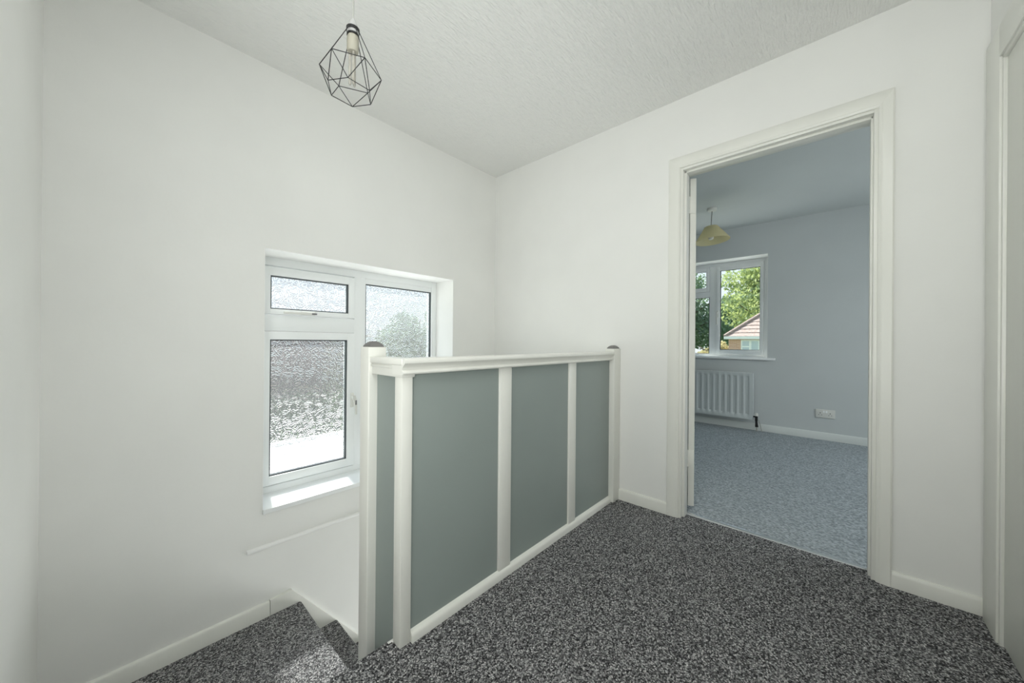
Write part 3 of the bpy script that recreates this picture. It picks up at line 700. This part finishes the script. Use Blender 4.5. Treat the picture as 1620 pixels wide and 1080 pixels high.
w = MB(); w.lathe([(0, 0.035), (0.013, 0.034), (0.017, 0.026), (0.018, 0.0), (0, 0.0)], (rx+0.03, ra0-0.036, 0.175), 18); w.build('valve_cap', M_PLASTIC, v_)
w = MB(); w.tube([(rx+0.03, ra0-0.040, 0.052), (rx+0.03, ra0-0.040, 0.0)], 0.0075, 12); w.tube([(rx+0.05, ra0-0.055, 0.13), (rx+0.06, ra0-0.070, 0.07), (rx+0.05, ra0-0.085, 0.0)], 0.004, 8)
w.build('pipe', M_CORD, rad)
w = MB(); w.box(rx+0.06, XF-0.0002, 0.85, 0.88, 0.2, 0.6); w.build('bracket', M_RAD, rad, smooth=False)
w = MB(); w.box(rx+0.06, XF-0.0002, 1.62, 1.65, 0.2, 0.6); w.build('bracket', M_RAD, rad, smooth=False)

# ------------------------------------------------------------------ double socket
so = thing('wall_socket', (XF, 0.05, 0.275), 'white double plug socket low on the grey bedroom wall', 'socket')
w = MB(); w.box(XF-0.010, XF, -0.026, 0.128, 0.231, 0.318, 0.003, 3); w.build('face_plate', M_PLASTIC, so)
for c_ in (0.090, 0.012):
    w = MB(); w.box(XF-0.0112, XF-0.0095, c_-0.003, c_+0.003, 0.276, 0.285); w.box(XF-0.0112, XF-0.0095, c_-0.014, c_-0.008, 0.258, 0.263); w.box(XF-0.0112, XF-0.0095, c_+0.008, c_+0.014, 0.258, 0.263)
    w.build('pin_holes', M_BLACK, so, smooth=False)
    w = MB(); d_ = 0.030 if c_ > 0.05 else -0.030
    w.prism([(XF-0.0095, 0.285), (XF-0.0145, 0.285), (XF-0.0115, 0.306), (XF-0.0095, 0.306)], 'y', c_-d_*0.95-0.006, c_-d_*0.95+0.006)
    w.build('rocker_switch', M_UPVC, so)

# ------------------------------------------------------------------ outside
w = MB(); w.box(-30, 14, 2.5, 14.5, LOW-0.3, LOW-0.02)
struct(w.build('ground_yard', M_GROUND, smooth=False), 'pale concrete yard outside the stair window', 'ground')
w = MB(); w.box(-60, 100, 14.5, 100, LOW-0.35, LOW-0.05); w.box(5.3, 100, -60, 14.5, LOW-0.4, LOW-0.06)
struct(w.build('ground_lawn', M_LAWN, smooth=False), 'grass beyond the yard', 'ground')

def house(name, x0, x1, y0, y1, ze, pitch, mwall, label, windows=(), over=0.35):
    h = thing(name, ((x0+x1)/2, (y0+y1)/2, LOW), label, 'house')
    w = MB(); w.box(x0, x1, y0, y1, LOW-0.05, ze); w.build('brick_wall', mwall, h, smooth=False)
    a0, a1, b0, b1 = x0-over, x1+over, y0-over, y1+over
    hw = min(a1-a0, b1-b0)/2
    # hipped roof in stepped tile courses
    w = MB(); n = 16
    if (b1-b0) >= (a1-a0): r0_, r1_ = b0+hw, b1-hw; ridge = [((a0+a1)/2, r0_), ((a0+a1)/2, r1_)]
    else: ridge = [(a0+hw, (b0+b1)/2), (a1-hw, (b0+b1)/2)]
    b = bmesh.new()
    for k in range(n):
        t0_, t1_ = k/n, (k+1)/n
        def ringat(t, dz=0): 
            i = hw*t; z = ze+hw*t*pitch+dz
            return [(a0+i, b0+i, z), (a1-i, b0+i, z), (a1-i, b1-i, z), (a0+i, b1-i, z)]
        A_ = [b.verts.new(p) for p in ringat(t0_, 0.045)]; B_ = [b.verts.new(p) for p in ringat(t1_, 0.0)]
        C_ = [b.verts.new(p) for p in ringat(t0_, 0.0)]
        for q in range(4):
            q2 = (q+1) % 4
            b.faces.new((A_[q], A_[q2], B_[q2], B_[q])); b.faces.new((C_[q], C_[q2], A_[q2], A_[q]))
    w._add(b); w.build('roof', M_TILE, h, smooth=False)
    w = MB(); w.box(a0-0.02, a0+0.05, b0, b1, ze-0.14, ze+0.03); w.box(a0, a1, b0-0.02, b0+0.05, ze-0.14, ze+0.03); w.box(a0, a1, b1-0.05, b1+0.02, ze-0.14, ze+0.03)
    w.box(a0, a1, b0, b1, ze-0.02, ze+0.01)
    w.build('fascia', M_UPVC, h, smooth=False)
    for cx_, cy_ in ((a0, b1), (a0, b0)):
        sy = -1 if cy_ == b1 else 1
        w = MB(); w.tube([(cx_, cy_, ze+0.06), (cx_+hw, cy_+sy*hw, ze+hw*pitch+0.06)], 0.09, 8); w.build('hip_tiles', M_TILE, h)
    for (f, c0_, c1_, z0_, z1_) in windows:
        w = MB()
        if f == 'x':
            w.box(x0-0.03, x0+0.05, c0_, c1_, z0_, z1_); fr = w.build('window_frame', M_UPVC, h, smooth=False)
            mid = (c0_+c1_)/2
            w = MB(); w.box(x0-0.045, x0-0.02, c0_+0.08, mid-0.06, z0_+0.08, z1_-0.08); w.box(x0-0.045, x0-0.02, mid+0.06, c1_-0.08, z0_+0.08, z1_-0.45); w.box(x0-0.045, x0-0.02, mid+0.06, c1_-0.08, z1_-0.37, z1_-0.08)
        else:
            w.box(c0_, c1_, y0-0.03, y0+0.05, z0_, z1_); fr = w.build('window_frame', M_UPVC, h, smooth=False)
            w = MB(); w.box(c0_+0.08, c1_-0.08, y0-0.045, y0-0.02, z0_+0.08, z1_-0.08)
        w.build('window_pane', M_WINBLUE, fr, smooth=False)
    return h
M_WINBLUE = paint('net_curtained_glass', (0.55, 0.62, 0.68), 0.15, 20, 0.02, 0.001)
house('house', 25.2, 33.5, -6.0, 4.75, 1.42, 0.85, M_BRICK, 'brick house with pinkish tiled hip roof, right-hand in the bedroom window view', [('x', 3.15, 4.10, 0.0, 1.24), ('x', -1, 1.2, 0.0, 1.24)], over=0.2)
house('house', 22.0, 27.0, 7.6, 14.5, 1.7, 0.85, M_BRICK, 'brick house seen at the left edge of the bedroom window', [('x', 9.5, 11.0, 0.2, 1.4)])
house('house', 1.0, 9.5, 20.0, 27.0, 1.2, 0.28, M_BRICK2, 'mauve brick house blurred behind the obscured stair window', [])

fr_ = thing('bounce_roof', (6.2, 0.8, 0.0), 'unseen flat pale felt roof added below the bedroom window to bounce sunlight', 'roof')  # unseen roof, put in to throw sun up onto the bedroom ceiling
w = MB(); w.box(5.27, 7.6, -1.2, 3.0, -0.02, 0.06); w.build('felt', M_FELT, fr_, smooth=False)
w = MB(); w.box(5.27, 7.64, 3.0, 3.04, -0.2, 0.09); w.box(5.27, 7.64, -1.24, -1.2, -0.2, 0.09); w.box(7.6, 7.64, -1.2, 3.0, -0.2, 0.09); w.build('fascia', M_UPVC, fr_, smooth=False)
w = MB(); w.box(5.27, 7.4, -1.1, 2.9, LOW-0.06, -0.02); w.build('brick_wall', M_BRICK, fr_, smooth=False)

fs_ = thing('flat_roof', (1.1, 3.8, -0.3), 'sunlit pale flat roof outside, low in the obscured stair window', 'roof')
w = MB(); w.box(-1.5, 5.0, 2.46, 5.1, -0.42, -0.32); w.build('felt', M_FELT, fs_, smooth=False)
w = MB(); w.box(-1.5, 5.0, 5.1, 5.16, -0.55, -0.28); w.build('fascia', M_UPVC, fs_, smooth=False)
w = MB(); w.box(-1.4, 4.9, 2.46, 5.0, LOW-0.05, -0.42); w.build('brick_wall', M_BRICK, fs_, smooth=False)

def leaves(name, mat_, parent, blobs, n, size, seed):
    rnd = random.Random(seed); vs = []; fs = []
    tot = sum(b[3]**2 for b in blobs)
    for (cx_, cy_, cz_, r_) in blobs:
        for _ in range(int(n*r_*r_/tot)):
            while True:
                p = Vector((rnd.uniform(-1, 1), rnd.uniform(-1, 1), rnd.uniform(-1, 1)))
                if 0.25 < p.length < 1: break
            rad_ = 1 - rnd.random()**1.6*0.6
            p = p.normalized()*rad_*r_; c = Vector((cx_, cy_, cz_))+Vector((p.x, p.y, p.z*0.85))
            d = Vector((rnd.uniform(-1, 1), rnd.uniform(-1, 1), rnd.uniform(-0.3, 1))).normalized(); e = d.orthogonal().normalized()
            e = (Matrix.Rotation(rnd.uniform(0, 6.28), 3, d) @ e); g_ = d.cross(e); s_ = size*rnd.uniform(0.6, 1.3)
            i = len(vs)
            vs += [c-e*s_, c+g_*s_*0.55, c+e*s_, c-g_*s_*0.55]; fs.append((i, i+1, i+2, i+3))
    me = bpy.data.meshes.new(name); me.from_pydata([tuple(v) for v in vs], [], fs); me.materials.append(mat_); me.update()
    o = bpy.data.objects.new(name, me); COL.objects.link(o)
    if parent is not None: o.parent = parent; o.location = -Vector(parent.location)
    return o
def tree(name, x, y, h, cr, cz, mat_, n, size, seed, label, nb=14, squash=1.0):
    rnd = random.Random(seed)
    t = thing(name, (x, y, LOW), label, 'tree')
    w = MB(); tp = (x+rnd.uniform(-.3, .3), y, LOW+h*0.65)
    w.tube([(x, y, LOW-0.1), (x+0.1, y, LOW+h*0.3), tp], 0.30, 10, 0.12)
    for k_ in range(7):
        a = rnd.uniform(0, 6.28); s_ = Vector((x+0.1, y, LOW+h*(0.28+0.05*k_)))
        e_ = s_+Vector((math.cos(a)*cr*0.75, math.sin(a)*cr*0.75, h*0.25))
        w.tube([s_, (s_+e_)/2+Vector((0, 0, 0.2)), e_], 0.11, 7, 0.03)
    w.build('trunk', M_BARK, t)
    bl_ = []
    for k_ in range(nb):
        a = rnd.uniform(0, 6.28); q = rnd.uniform(0.1, 0.8)*cr; z = cz+rnd.uniform(-0.55, 0.6)*cr*squash
        bl_.append((x+math.cos(a)*q, y+math.sin(a)*q, z, cr*rnd.uniform(0.28, 0.45)))
    leaves('crown', mat_, t, bl_, n, size, seed)
    return t
tree('oak_tree', 36.5, 3.2, 12, 4.7, 4.1, M_LEAF, 16000, 0.16, 3, 'large sunlit yellow-green tree rising behind the tiled house', 22, 1.1)
tree('oak_tree', 41.0, 12.9, 12, 5.3, 5.0, M_LEAF2, 14000, 0.17, 5, 'dark green tree filling the left half of the bedroom window view', 20, 1.1)
tree('oak_tree', 53.0, 9.0, 12, 5.7, 4.2, M_LEAF2, 10000, 0.20, 9, 'darker tree deep behind the two nearer trees', 18)
tree('garden_shrub', 29.5, 6.6, 4.4, 1.5, -0.1, M_LEAF3, 7000, 0.09, 11, 'cream leaved shrub between the two brick houses', 12, 1.0)
tree('garden_tree', 15.5, 24.0, 7, 3.2, 0.9, M_LEAF2, 6000, 0.16, 13, 'green tree blurred behind the right obscured pane', 12)
hd = leaves('hedge', M_HEDGE, None, [(x_, 15.4+0.2*(x_ % 2), LOW+0.7, 1.0) for x_ in [0.5*k_ for k_ in range(-10, 44)]], 16000, 0.10, 21)
tag(hd, 'dark hedge along the yard outside the stair window', 'hedge', kind='stuff')
